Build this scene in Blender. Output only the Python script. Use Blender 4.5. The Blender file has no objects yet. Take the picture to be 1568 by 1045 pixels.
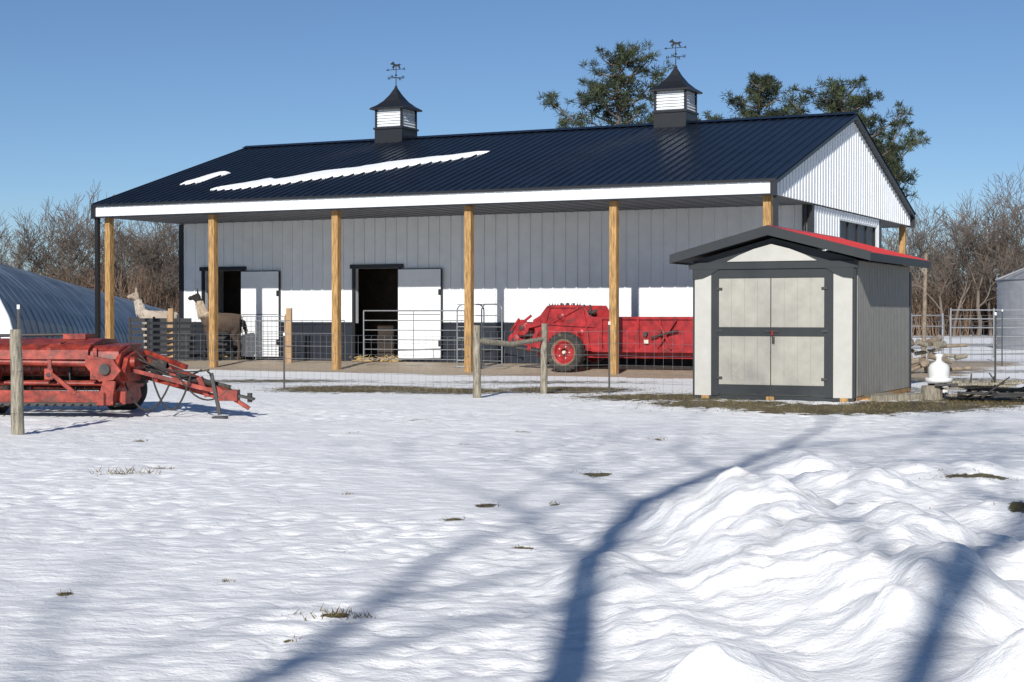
import bpy, math, random
import numpy as np
from mathutils import Vector, Matrix
S=bpy.context.scene
R=math.radians
# ------------------------------------------------------------ materials
def mat(name,col,rough=.7,var=.15,scale=6,bump=0.0,bscale=40,metal=0,stretch=(1,1,1),col2=None,spec=None,dirt=None):
    m=bpy.data.materials.new(name); m.use_nodes=True
    nt=m.node_tree; N=nt.nodes; Lk=nt.links
    b=N['Principled BSDF']
    b.inputs['Roughness'].default_value=rough; b.inputs['Metallic'].default_value=metal
    if spec is not None: b.inputs['Specular IOR Level'].default_value=spec
    tc=N.new('ShaderNodeTexCoord'); mp=N.new('ShaderNodeMapping'); mp.inputs['Scale'].default_value=stretch
    Lk.new(tc.outputs['Object'],mp.inputs['Vector'])
    n=N.new('ShaderNodeTexNoise'); n.inputs['Scale'].default_value=scale; n.inputs['Detail'].default_value=6; n.inputs['Roughness'].default_value=.65
    Lk.new(mp.outputs[0],n.inputs['Vector'])
    cr=N.new('ShaderNodeValToRGB')
    c1=[max(0,c*(1-var)) for c in col]; c2=[min(1,c*(1+var)) for c in (col2 or col)]
    cr.color_ramp.elements[0].position=.35; cr.color_ramp.elements[1].position=.65
    cr.color_ramp.elements[0].color=(*c1,1); cr.color_ramp.elements[1].color=(*c2,1)
    Lk.new(n.outputs['Fac'],cr.inputs['Fac']); out=cr.outputs['Color']
    if dirt:
        n3=N.new('ShaderNodeTexNoise'); n3.inputs['Scale'].default_value=dirt[1]; n3.inputs['Detail'].default_value=9; n3.inputs['Roughness'].default_value=.75
        Lk.new(mp.outputs[0],n3.inputs['Vector'])
        r3=N.new('ShaderNodeValToRGB');r3.color_ramp.elements[0].position=dirt[2];r3.color_ramp.elements[1].position=dirt[2]+.12
        Lk.new(n3.outputs['Fac'],r3.inputs[0])
        mx=N.new('ShaderNodeMix');mx.data_type='RGBA';Lk.new(r3.outputs[0],mx.inputs[0]);Lk.new(out,mx.inputs[6]);mx.inputs[7].default_value=(*dirt[0],1);out=mx.outputs[2]
    Lk.new(out,b.inputs['Base Color'])
    if bump>0:
        n2=N.new('ShaderNodeTexNoise'); n2.inputs['Scale'].default_value=bscale; n2.inputs['Detail'].default_value=4
        Lk.new(mp.outputs[0],n2.inputs['Vector'])
        bp=N.new('ShaderNodeBump'); bp.inputs['Strength'].default_value=bump; bp.inputs['Distance'].default_value=.01
        Lk.new(n2.outputs['Fac'],bp.inputs['Height']); Lk.new(bp.outputs['Normal'],b.inputs['Normal'])
    return m
M={}
M['white']=mat('white_steel',(.74,.76,.78),.45,.04,3)
M['navy']=mat('navy_roof_steel',(.007,.011,.020),.34,.25,2)
M['black']=mat('black_trim',(.012,.013,.016),.45,.1,4)
M['char']=mat('charcoal_wainscot',(.014,.018,.026),.5,.1,4,dirt=((.12,.10,.08),1.5,.68))
M['wood']=mat('treated_wood',(.28,.155,.055),.8,.3,5,.4,30,stretch=(6,6,.7),col2=(.42,.25,.095),dirt=((.12,.07,.03),3.5,.58))
M['board']=mat('raw_boards',(.38,.25,.14),.85,.2,4,.3,30,stretch=(6,6,.8))
M['grayw']=mat('weathered_wood',(.17,.15,.12),.9,.35,6,.8,30,stretch=(8,8,.9),col2=(.30,.265,.2),dirt=((.13,.13,.07),5,.6))
M['soffit']=mat('soffit_gray',(.14,.15,.17),.7,.05)
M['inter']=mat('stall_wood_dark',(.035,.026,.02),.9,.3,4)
M['straw']=mat('straw',(.40,.28,.12),.9,.4,12,.5)
M['red']=mat('faded_red_paint',(.24,.009,.011),.45,.3,5,.1,40,col2=(.32,.016,.018),dirt=((.09,.028,.02),3,.55))
M['red2']=mat('machine_red_paint',(.19,.014,.008),.5,.4,7,.2,40,col2=(.29,.04,.022),dirt=((.085,.035,.024),4,.52))
M['steel']=mat('galvanized',(.28,.29,.30),.45,.15,8,metal=.5)
M['dksteel']=mat('dark_steel',(.04,.038,.036),.6,.3,8)
M['rubber']=mat('tire_rubber',(.035,.032,.03),.9,.3,10,.3,dirt=((.16,.12,.08),6,.55))
M['mud']=mat('muddy_rim',(.16,.11,.07),.9,.3,10,.3)
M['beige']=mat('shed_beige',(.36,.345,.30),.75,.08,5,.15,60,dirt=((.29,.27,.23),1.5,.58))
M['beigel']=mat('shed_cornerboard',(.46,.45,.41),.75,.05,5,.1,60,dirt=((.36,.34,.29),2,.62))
M['beige_shade']=mat('shed_side_shaded',(.24,.23,.205),.75,.08,5,.15,60)  # shed beige for the side walls, with their shade darkened into the colour
M['shtrim']=mat('shed_charcoal',(.022,.026,.029),.65,.1,5)
M['redroof']=mat('red_roof_steel',(.42,.02,.02),.4,.05,2)
M['decal']=mat('decal_cream',(.6,.56,.46),.5,.05)
M['bark']=mat('bare_bark',(.13,.105,.085),.95,.3,8)
M['barkd']=mat('treeline_bark',(.11,.082,.062),.95,.35,.25,col2=(.18,.145,.12))
M['brush']=mat('underbrush_bark',(.11,.072,.05),.95,.35,.25,col2=(.18,.12,.082))
M['needle']=mat('pine_needles',(.018,.031,.013),.8,.45,1.2,col2=(.05,.064,.027))
M['grass']=mat('dead_grass',(.10,.075,.035),.9,.45,9,col2=(.17,.13,.06))
M['snow']=mat('roof_snow',(.86,.87,.89),.6,.02,5,.3,20)
M['plastic']=mat('white_plastic',(.70,.70,.68),.35,.05,5)
M['poly']=mat('hoop_cover',(.075,.10,.145),.45,.3,.6,col2=(.13,.165,.215))
M['bin']=mat('grain_bin_steel',(.30,.31,.33),.5,.12,2,metal=.4)
M['tread']=mat('bleached_wood',(.22,.175,.13),.9,.35,8)
# ------------------------------------------------------------ mesh builder
class MB:
    def __init__(s): s.v=[];s.f=[];s.m=[];s.sm=[]
    def add(s,vs,fs,m=0,sm=False):
        o=len(s.v); s.v+= [tuple(v) for v in vs]
        for f in fs: s.f.append([o+i for i in f]); s.m.append(m); s.sm.append(sm)
    def box(s,x0,x1,y0,y1,z0,z1,m=0):
        s.add([(x0,y0,z0),(x1,y0,z0),(x1,y1,z0),(x0,y1,z0),(x0,y0,z1),(x1,y0,z1),(x1,y1,z1),(x0,y1,z1)],
              [(0,3,2,1),(4,5,6,7),(0,1,5,4),(1,2,6,5),(2,3,7,6),(3,0,4,7)],m)
    def beam(s,p0,p1,w,h,m=0,up=(0,0,1)):
        p0=Vector(p0);p1=Vector(p1);d=(p1-p0).normalized();u=Vector(up)
        if abs(d.dot(u))>.98:u=Vector((0,1,0))
        a=d.cross(u).normalized();b=a.cross(d).normalized()
        vs=[]
        for p in(p0,p1):
            for sx,sz in((-1,-1),(1,-1),(1,1),(-1,1)): vs.append(p+a*sx*w/2+b*sz*h/2)
        s.add(vs,[(3,2,1,0),(4,5,6,7),(0,1,5,4),(1,2,6,5),(2,3,7,6),(3,0,4,7)],m)
    def cyl(s,p0,p1,r0,r1=None,n=10,m=0,caps=True,sm=True):
        if r1 is None:r1=r0
        p0=Vector(p0);p1=Vector(p1);d=(p1-p0)
        if d.length<1e-6:return
        d.normalize();u=Vector((0,0,1)) if abs(d.z)<.95 else Vector((1,0,0))
        a=d.cross(u).normalized();b=a.cross(d)
        vs=[]
        for p,r in((p0,r0),(p1,r1)):
            for i in range(n):
                t=2*math.pi*i/n; vs.append(p+a*math.cos(t)*r+b*math.sin(t)*r)
        s.add(vs,[(i,(i+1)%n,n+(i+1)%n,n+i) for i in range(n)],m,sm)
        if caps:
            s.add(vs[:n],[tuple(range(n))],m); s.add(vs[n:],[tuple(reversed(range(n)))],m)
    def tube(s,pts,r,n=8,m=0):
        for i in range(len(pts)-1): s.cyl(pts[i],pts[i+1],r,r,n,m)
    def prism(s,pts,axis,a0,a1,m=0):
        n=len(pts)
        def P(p,a): return (a,p[0],p[1]) if axis=='x' else ((p[0],a,p[1]) if axis=='y' else (p[0],p[1],a))
        s.add([P(p,a0) for p in pts]+[P(p,a1) for p in pts],
              [tuple(range(n)),tuple(range(2*n-1,n-1,-1))]+[(i,n+i,n+(i+1)%n,(i+1)%n) for i in range(n)],m)
    def ring(s,prof,c,axis,n=28,m=0,sm=True):
        vs=[];k=len(prof)
        for i in range(n):
            t=2*math.pi*i/n
            for r,a in prof:
                x,y=r*math.cos(t),r*math.sin(t)
                v={'x':(a,x,y),'y':(x,a,y),'z':(x,y,a)}[axis]
                vs.append((v[0]+c[0],v[1]+c[1],v[2]+c[2]))
        fs=[(i*k+j,((i+1)%n)*k+j,((i+1)%n)*k+j+1,i*k+j+1) for i in range(n) for j in range(k-1)]
        s.add(vs,fs,m,sm)
    def obj(s,name,mats,parent=None,loc=(0,0,0),rz=0,bevel=0):
        me=bpy.data.meshes.new(name); me.from_pydata(s.v,[],s.f)
        for mm in mats: me.materials.append(M[mm] if isinstance(mm,str) else mm)
        me.polygons.foreach_set('material_index',s.m); me.polygons.foreach_set('use_smooth',s.sm); me.update()
        o=bpy.data.objects.new(name,me); S.collection.objects.link(o)
        o.location=loc;o.rotation_euler[2]=rz
        if parent:o.parent=parent
        if bevel:
            b=o.modifiers.new('b','BEVEL');b.width=bevel;b.segments=2;b.limit_method='ANGLE'
        return o
def empty(name,loc=(0,0,0),rz=0):
    e=bpy.data.objects.new(name,None);S.collection.objects.link(e);e.location=loc;e.rotation_euler[2]=rz;return e
# ------------------------------------------------------------ noise
rs=np.random.RandomState(5); T=rs.rand(256,256)
def vn(x,y,k=0):
    x=x+k*17.3;y=y+k*9.1
    xi=np.floor(x).astype(int);yi=np.floor(y).astype(int);fx=x-xi;fy=y-yi
    fx=fx*fx*(3-2*fx);fy=fy*fy*(3-2*fy)
    a=T[xi&255,yi&255];b=T[(xi+1)&255,yi&255];c=T[xi&255,(yi+1)&255];d=T[(xi+1)&255,(yi+1)&255]
    return (a*(1-fx)+b*fx)*(1-fy)+(c*(1-fx)+d*fx)*fy-.5
T2=rs.rand(256,256,2)
def worley(x,y):
    xi=np.floor(x).astype(int);yi=np.floor(y).astype(int);best=np.full(x.shape,9.)
    for i in(-1,0,1):
        for j in(-1,0,1):
            t=T2[(xi+i)&255,(yi+j)&255];best=np.minimum(best,(xi+i+t[...,0]-x)**2+(yi+j+t[...,1]-y)**2)
    return np.sqrt(best)
def sst(a,b,x):
    t=np.clip((x-a)/(b-a),0,1);return t*t*(3-2*t)
CA,SA=math.cos(R(26)),math.sin(R(26))
PX,PY=-.923,35.5
def loc_b(X,Y): return (X-PX)*CA-(Y-PY)*SA,(X-PX)*SA+(Y-PY)*CA
def wb(lx,ly): return PX+lx*CA+ly*SA, PY-lx*SA+ly*CA
MOUNDS=[(1.50,10.3,.42,.8,.36),(1.35,8.9,.42,.9,.28),(2.1,9.3,.5,1.0,.30),(1.9,7.7,.45,.8,.32),(2.8,8.7,.6,1.0,.22),(2.6,12.2,.6,.6,.20),(3.6,11.0,.9,.9,.16),
        (2.3,6.35,.42,.35,.26),(.90,6.55,.26,.3,.16),(3.3,7.6,.8,.8,.16),(3.6,13.8,1.0,.6,.14),(2.55,13.9,.5,.4,.14),(1.95,12.9,.4,.4,.10),
        (.62,8.9,.22,.7,.12),(.95,10.2,.25,.5,.12),(.75,7.5,.25,.6,.10)]
def height(X,Y):
    z=-.42*(1-np.clip(Y/24,-1,1))
    near=1-sst(20,30,Y)
    z=z+(.06*vn(X*.3,Y*.3)+.018*vn(X*.9,Y*1.0,1))*(near*.9+.1)
    z=z+near*(.016*vn(X*2.2,Y*3.2,2)+.014*vn(X*4.5,Y*7,3)+.007*vn(X*11,Y*15,4))
    wx=X+.15*vn(X*3,Y*3,6);wy=Y+.15*vn(X*3,Y*3,7)
    cup=worley(wx*3.8,wy*5.4)
    z=z-near*.026*np.clip(1-cup*2.1,0,1)**1.3*np.clip(vn(X*.6,Y*.6,5)+.4,0,1)*1.5
    mm=X*0
    for a,b,c,d,h in MOUNDS:
        ux=X+.35*vn(X*1.6,Y*1.6,8)+.14*vn(X*4.5,Y*4.5,10);uy=Y+.35*vn(X*1.6,Y*1.6,9)+.14*vn(X*4.5,Y*4.5,12)
        mm=mm+h*np.exp(-((ux-a)/c)**2-((uy-b)/d)**2)
    k=np.clip(mm/.2,0,1)
    w1=worley(wx*2.1,wy*2.1);w2=worley(wx*5.5+3,wy*5.5)
    z=z+mm+k*(.06*vn(X*2.2,Y*2.2,11)+.12*(.5-w1)+.05*(.5-w2)+.022*vn(X*9,Y*9,13)+.010*vn(X*20,Y*20,14))
    lx,ly=loc_b(X,Y)
    inb=sst(-11,-10,lx)*(1-sst(7,8,lx))*sst(-.5,2.4,ly)*(1-sst(10,12,ly))
    z=z+.11*inb
    return z
def H(x,y): return float(height(np.array([float(x)]),np.array([float(y)]))[0])
# ------------------------------------------------------------ ground
def geo(a,b,n,p=2.2):
    t=np.linspace(0,1,n+1)[1:];return a+(b-a)*t**p
xs=np.concatenate([-geo(7,700,55)[::-1],np.arange(-7,6,.035),geo(6,700,60)])
ys=np.concatenate([np.arange(-12,5.5,.4),np.arange(5.5,16,.03),np.arange(16,28,.07),np.arange(28,46,.2),geo(46,900,50)])
XX,YY=np.meshgrid(xs,ys);ZZ=height(XX,YY)
nx,ny=len(xs),len(ys)
co=np.stack([XX,YY,ZZ],-1).reshape(-1,3)
idx=np.arange(nx*ny).reshape(ny,nx)
q=np.stack([idx[:-1,:-1],idx[:-1,1:],idx[1:,1:],idx[1:,:-1]],-1).reshape(-1,4)
me=bpy.data.meshes.new('snowy_ground')
me.vertices.add(len(co));me.vertices.foreach_set('co',co.ravel())
me.loops.add(q.size);me.loops.foreach_set('vertex_index',q.ravel().astype(np.int32))
me.polygons.add(len(q));me.polygons.foreach_set('loop_start',np.arange(0,q.size,4,dtype=np.int32))
me.polygons.foreach_set('use_smooth',np.ones(len(q),bool));me.update(calc_edges=True)
X=XX.ravel();Y=YY.ravel();lx,ly=loc_b(X,Y)
dirt=sst(-2.2,-1.0,ly+.8*vn(X*.7,Y*.7,20))*(1-sst(13,15,ly))*sst(-10,-8.5,lx)*(1-sst(9,11,lx))
g=X*0
def blob(g,a,b,c,d,h=1.0): return np.maximum(g,h*np.exp(-((X-a)/c)**2-((Y-b)/d)**2))
g=blob(g,-2.6,27.2,1.6,1.5,1.35);g=blob(g,-1.0,26.6,1.3,1.2,1.2);g=blob(g,.9,26.9,1.3,1.4,1.3);g=blob(g,2.3,24.4,1.5,1.2,1.25)
g=blob(g,3.0,22.9,1.2,.9,1.25);g=blob(g,4.3,22.0,1.5,.9,1.35);g=blob(g,5.6,22.4,1.2,1.0,1.35);g=blob(g,7,23.5,1.3,1.3,1.2);g=blob(g,8.5,25.2,2,1.5,1.0)
g=blob(g,8.5,31,2.5,2.2,.8);g=blob(g,6,27,1.5,2.5,.9);g=blob(g,-4.6,30.5,2.6,1.3,.85);g=blob(g,11.5,36,3,2,.7);g=blob(g,-6.2,21.6,1.2,.5,.6);g=blob(g,-8.5,30,3,3,.6);g=blob(g,.5,30.0,3.5,1.2,.75)
SPOTS=[(.76,14.2,.16,.16),(-.41,11.4,.09,.1),(-.19,12.2,.09,.1),(-.88,8.05,.1,.05),(-1.05,7.5,.03,.03),(-3.46,14.2,.12,.08),(-3.17,14.6,.1,.06),(.33,12.2,.05,.04),(.07,10.1,.08,.05),
 (-1.88,18.2,.07,.07),(.12,18.3,.08,.06),(3.8,13.3,.35,.08),(3.45,10.75,.14,.2),(2.55,9.75,.16,.1),(2.35,10.1,.07,.06),(-5,13.6,.08,.05),(-4.0,17.2,.08,.06),(3.1,12.7,.08,.05),(-1.6,9,.03,.03),(-1.3,12.8,.05,.03),(-2.4,8.6,.05,.04),(-.5,16.9,.07,.05),(1.6,17.5,.1,.06),(-1.2,20,.12,.08)]
for a,b,c,d in SPOTS: g=blob(g,a,b,c,d,1.2)
farp=np.clip(vn(X*.06,Y*.1,31)*2.2,0,1)*sst(45,70,Y)*.9
g=np.maximum(g,farp)
dirty=np.clip(sum(h*2.2*np.exp(-((X-a)/c)**2-((Y-b)/d)**2) for a,b,c,d,h in MOUNDS),0,1)
for nm,arr in(('grassm',g),('dirtm',dirt),('heap',dirty)):
    at=me.attributes.new(nm,'FLOAT','POINT');at.data.foreach_set('value',arr.astype(np.float32))
gm=bpy.data.materials.new('snow_and_turf');gm.use_nodes=True
nt=gm.node_tree;N=nt.nodes;Lk=nt.links;b=N['Principled BSDF']
def nn(t,**k):
    n=N.new(t)
    for a,v in k.items(): n.inputs[a].default_value=v
    return n
tc=N.new('ShaderNodeTexCoord')
def noise(sc,det=5,ro=.6,st=None):
    n=nn('ShaderNodeTexNoise',Scale=sc,Detail=det,Roughness=ro)
    if st:
        mp=N.new('ShaderNodeMapping');mp.inputs['Scale'].default_value=st;Lk.new(tc.outputs['Object'],mp.inputs[0]);Lk.new(mp.outputs[0],n.inputs['Vector'])
    else: Lk.new(tc.outputs['Object'],n.inputs['Vector'])
    return n.outputs['Fac']
def math_(op,a,bb,c=None):
    n=N.new('ShaderNodeMath');n.operation=op
    for i,v in enumerate((a,bb,c)):
        if v is None:continue
        if isinstance(v,(int,float)):n.inputs[i].default_value=v
        else:Lk.new(v,n.inputs[i])
    return n.outputs[0]
def ramp(f,stops):
    r=N.new('ShaderNodeValToRGB');e=r.color_ramp.elements
    e[0].position=stops[0][0];e[0].color=(*stops[0][1],1);e[1].position=stops[-1][0];e[1].color=(*stops[-1][1],1)
    for p,c in stops[1:-1]:
        x=e.new(p);x.color=(*c,1)
    Lk.new(f,r.inputs[0]);return r.outputs[0]
def mix(f,a,bb):
    n=N.new('ShaderNodeMix');n.data_type='RGBA';Lk.new(f,n.inputs[0]);Lk.new(a,n.inputs[6]);Lk.new(bb,n.inputs[7]);return n.outputs[2]
def attr(nm):
    a=N.new('ShaderNodeAttribute');a.attribute_name=nm;return a.outputs['Fac']
snowc=ramp(noise(1.3,8,.7),[(.3,(.85,.85,.85)),(.7,(.93,.925,.915))])
speck=noise(9,6,.7)
snowc=mix(math_('MULTIPLY',ramp(noise(24,6,.8),[(.64,(0,0,0)),(.74,(1,1,1))]),.25),snowc,ramp(speck,[(.3,(.55,.52,.45)),(.7,(.72,.70,.64))]))
hp=math_('MULTIPLY',attr('heap'),ramp(noise(3.2,9,.75),[(.5,(0,0,0)),(.68,(1,1,1))]))
snowc=mix(math_('MULTIPLY',hp,.5),snowc,ramp(speck,[(.3,(.42,.38,.31)),(.7,(.66,.63,.56))]))
gc=ramp(noise(14,8,.75),[(.3,(.04,.028,.018)),(.5,(.11,.085,.045)),(.62,(.13,.125,.05)),(.75,(.28,.22,.13))])
dc=ramp(noise(5,8,.75),[(.3,(.30,.235,.165)),(.7,(.54,.44,.33))])
gf=math_('ADD',attr('grassm'),math_('MULTIPLY',math_('SUBTRACT',noise(4,9,.78,(1,1.7,1)),.5),2.8))
gf=ramp(gf,[(.55,(0,0,0)),(.66,(1,1,1))])
df=math_('ADD',attr('dirtm'),math_('MULTIPLY',math_('SUBTRACT',noise(2.2,8,.7),.5),1.6))
df=ramp(df,[(.45,(0,0,0)),(.55,(1,1,1))])
c=mix(df,snowc,dc);c=mix(gf,c,gc)
Lk.new(c,b.inputs['Base Color']);b.inputs['Roughness'].default_value=.55
b.inputs['Specular IOR Level'].default_value=.3
h=math_('ADD',math_('MULTIPLY',noise(7,8,.62,(1,1.6,1)),.045),math_('MULTIPLY',noise(45,5,.7),.009))
bp=N.new('ShaderNodeBump');bp.inputs['Strength'].default_value=.6;bp.inputs['Distance'].default_value=1.0
Lk.new(h,bp.inputs['Height']);Lk.new(bp.outputs[0],b.inputs['Normal'])
me.materials.append(gm)
o=bpy.data.objects.new('snowy_ground',me);S.collection.objects.link(o)
rng=random.Random(3)
mb=MB()
def blades(cx,cy,sx,sy,n,hh=.07):
    px=np.array([rng.gauss(cx,sx) for _ in range(n)]);py=np.array([rng.gauss(cy,sy) for _ in range(n)]);pz=height(px,py)
    for x,y,z in zip(px.tolist(),py.tolist(),pz.tolist()):
        z-=.01;a=rng.uniform(0,math.pi*2);l=hh*rng.uniform(.3,1.3);w=.003+.003*rng.random()
        dx,dy=math.cos(a)*l*.8,math.sin(a)*l*.8
        mb.add([(x-w,y,z),(x+w,y,z),(x+dx,y+dy,z+l*.8)],[(0,1,2)])
for a,b_,c_,d in SPOTS: blades(a,b_,c_*.7,d*.9,int(10+260*c_),.035)
blades(-.88,8.05,.12,.03,60,.06);blades(-3.4,14.3,.15,.1,60,.08)
for a,b_,c_,d,n in((-2.6,27.2,1.0,.6,900),(-1,26.6,.8,.5,500),(.9,26.9,.8,.6,600),(2.3,24.4,.8,.5,700),(3,22.9,.7,.4,500),(4.3,21.9,.9,.35,800),(5.8,22.6,.7,.5,800),(7.2,23.5,.8,.7,700),(8.5,25.2,1.2,.9,600)):
    blades(a,b_,c_,d,n,.06)
mb.obj('dead_grass_tufts',['grass'])
# ------------------------------------------------------------ BARN
barn=empty('pole_barn',(PX,PY,0),R(-26))
XL,XR=-10.35,7.05
EZ=3.99;RZ=6.0;EY=-.36;RY=6.15;BY=12.66
sl=(RZ-EZ)/(RY-EY)
mb=MB()
th=.035
mb.prism([(EY,EZ),(RY,RZ),(BY,EZ),(BY,EZ-th),(RY,RZ-th),(EY,EZ-th)],'x',XL,XR,0)
x=XL+.02
while x<XR:
    for (ya,yb) in((EY-.01,RY),(BY+.01,RY)):
        mb.add([(x,ya,EZ+.001),(x+.012,ya,EZ+.024),(x+.035,ya,EZ+.024),(x+.047,ya,EZ+.001),(x,yb,RZ+.001),(x+.012,yb,RZ+.024),(x+.035,yb,RZ+.024),(x+.047,yb,RZ+.001)],
          [(0,1,5,4),(1,2,6,5),(2,3,7,6),(0,3,2,1)],0)
    x+=.2286
mb.prism([(RY-.2,RZ-.02),(RY,RZ+.055),(RY+.2,RZ-.02),(RY,RZ-.01)],'x',XL-.01,XR+.01,0)
mb.obj('roof',['navy'],barn)
mb=MB()
for sx,x0,x1 in((1,XR-.10,XR+.02),(-1,XL-.02,XL+.1)):
    mb.prism([(EY,EZ-.035),(RY,RZ-.035),(BY,EZ-.035),(BY,EZ-.12),(RY,RZ-.12),(EY,EZ-.12)],'x',x0,x1,0)
mb.box(XL,XR,EY-.02,EY+.02,EZ-.06,EZ-.01,0); mb.box(XL,XR,BY-.02,BY+.02,EZ-.06,EZ-.01,0)
mb.box(XL,XR,-.345,-.285,3.655,3.69,0);mb.box(XL,XR,12.59,12.65,3.655,3.69,0)
for x0 in(XL-.01,XR-.11):
    mb.box(x0,x0+.12,-.37,-.27,3.64,EZ-.02,0);mb.box(x0,x0+.12,12.57,12.67,3.64,EZ-.02,0)
for xx in(-10.17,6.79): mb.box(xx,xx+.13,2.86,3.0,.0,3.66,0)
for xx in(-10.17,6.79): mb.box(xx,xx+.13,9.2,9.34,.0,3.66,0)
for a,b_ in((-9.35,-8.15),(-4.73,-3.47)):
    mb.box(a-.14,b_+.12,2.84,2.893,2.42,2.52,0)
    mb.box(a-.08,a,2.845,2.893,.1,2.42,0)
    mb.box(b_,b_+.05,2.845,2.893,.1,2.42,0)
for xx in(-10.3,): mb.box(xx,xx+.09,-.3,-.2,.1,3.66,0)
mb.box(6.98,7.06,-.3,-.2,2.4,3.66,0)
mb.cyl((6.75,2.8,0),(6.75,2.8,3.66),.05,n=8)
mb.obj('black_trim',['black'],barn)
mb=MB()
def gz(y): return (EZ+sl*(y-EY) if y<RY else EZ+sl*(BY-y))-.037
for x0,x1,s in((6.90,6.95,1),(-10.25,-10.2,-1)):
    mb.prism([(-.28,3.69),(-.28,gz(-.28)),(RY,gz(RY)),(12.58,gz(12.58)),(12.58,3.69)],'x',x0,x1,0)
    y=-.2
    while y<12.5:
        xo=x1 if s>0 else x0-.018
        mb.prism([(y,3.69),(y+.035,3.69),(y+.035,gz(y)-.02),(y,gz(y)-.02)],'x',xo,xo+.018,0); y+=.2286
mb.box(-10.24,6.93,-.325,-.3,3.69,3.93,0);mb.box(-10.24,6.93,12.6,12.625,3.69,3.93,0)
x=-10.2
while x<6.9: mb.box(x,x+.035,-.337,-.325,3.69,3.93,0);x+=.2286
def wallseg(x0,x1,z0,z1,y=2.9,t=.12):
    mb.box(x0,x1,y,y+t,z0,z1,0)
wallseg(-10.15,-9.35,1.06,3.67);wallseg(-8.15,-4.73,1.06,3.67);wallseg(-3.47,6.89,1.06,3.67)
wallseg(-9.35,-8.15,2.42,3.67);wallseg(-4.73,-3.47,2.42,3.67)
OPN=((-9.55,-8.08),(-4.9,-3.4))
def inop(x): return any(a<x<b_ for a,b_ in OPN)
x=-10.0
while x<6.8:
    z0=2.54 if inop(x) else 1.09
    mb.box(x,x+.04,2.872,2.9,z0,3.66,0);x+=.3048
mb.box(-10.15,6.89,9.2,9.3,0,3.67,0)
mb.box(-10.15,-10.05,3.02,9.2,0,3.67,0)
mb.box(6.79,6.89,3.02,5.3,0,3.67,0);mb.box(6.79,6.89,8.9,9.2,0,3.67,0);mb.box(6.79,6.89,5.3,8.9,3.46,3.67,0)
y=3.1
while y<9.2:
    z0=3.5 if 5.2<y<8.95 else .05
    mb.box(6.89,6.905,y,y+.035,z0,3.66,0);y+=.2286
mb.obj('siding',['white'],barn)
mb=MB()
for a,b_ in((-10.15,-9.43),(-8.1,-4.81),(-3.42,6.89)):
    mb.box(a,b_,2.888,3.02,.02,1.06,0); mb.box(a,b_,2.868,2.888,1.03,1.085,0)
x=-10.0
while x<6.8:
    if not inop(x): mb.box(x,x+.04,2.872,2.888,.02,1.03,0)
    x+=.3048
mb.obj('wainscot',['char'],barn)
mb=MB()
mb.box(-10.2,6.9,-.28,2.899,3.672,3.69,0);mb.box(-10.2,6.9,9.3,12.58,3.672,3.69,0)
x=-10
while x<6.8: mb.box(x,x+.02,-.28,2.86,3.66,3.672,0);x+=.4
mb.obj('soffit',['soffit'],barn)
mb=MB()
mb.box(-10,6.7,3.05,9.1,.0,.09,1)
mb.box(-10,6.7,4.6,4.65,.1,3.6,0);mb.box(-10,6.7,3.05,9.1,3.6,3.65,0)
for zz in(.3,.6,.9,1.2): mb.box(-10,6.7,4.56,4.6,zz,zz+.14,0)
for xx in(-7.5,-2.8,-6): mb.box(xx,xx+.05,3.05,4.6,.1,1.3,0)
mb.obj('interior_stalls',['inter','straw'],barn)
mb=MB()
for i in range(60):
    x=rng.choice((-8.7,-4.1,-4.1))+rng.uniform(-.6,.6);y=rng.uniform(2.4,3.2);a=rng.uniform(0,3.1);l=rng.uniform(.1,.35)
    z=.12+rng.uniform(0,.1)
    mb.cyl((x,y,z),(x+l*math.cos(a),y+l*math.sin(a)*.3,z+rng.uniform(-.02,.08)),.012,.008,5,0)
mb.box(-4.7,-3.5,2.93,2.98,.09,.2,0);mb.box(-9.3,-8.2,2.93,2.98,.09,.2,0)
mb.obj('door_sill_straw',['straw'],barn)
mb=MB()
for xx in(6.80,3.45,0,-3.44,-6.9,-10.05):
    for yy in(-.05,12.3):
        mb.box(xx-.08,xx+.08,yy-.08,yy+.08,-.3,3.66,0)
        mb.box(xx-.02,xx+.02,yy-.084,yy-.0801,-.3,3.66,0)
mb.obj('porch_posts',['wood'],barn,bevel=.006)
for k,(a,b_) in enumerate(((-8.13,-6.97),(-3.45,-2.26))):
    mb=MB();mb.box(a,b_,2.79,2.84,.2,2.38,0)
    mb.box(a+.02,b_-.02,2.786,2.79,1.27,1.285,1)
    for zz in(.5,1.75):
        mb.box(b_-.06,b_+.03,2.775,2.79,zz,zz+.14,1)
    mb.box(b_-.002,b_+.025,2.79,2.84,.2,2.38,1);mb.box(a,b_,2.785,2.845,2.38,2.4,1)
    mb.obj('dutch_door_leaf_%d'%(k+1),['white','black'],barn)
mb=MB()
mb.box(6.80,6.83,5.3,8.9,0,2.86,0);mb.box(6.80,6.83,5.3,8.9,2.88,3.45,1)
for yy in(5.3,6.2,7.1,8.0,8.84): mb.box(6.83,6.87,yy,yy+.06,0,3.45,2)
mb.box(6.83,6.86,5.3,8.9,2.84,2.9,2)
mb.obj('end_wall_door',['white','char','black'],barn)
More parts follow.
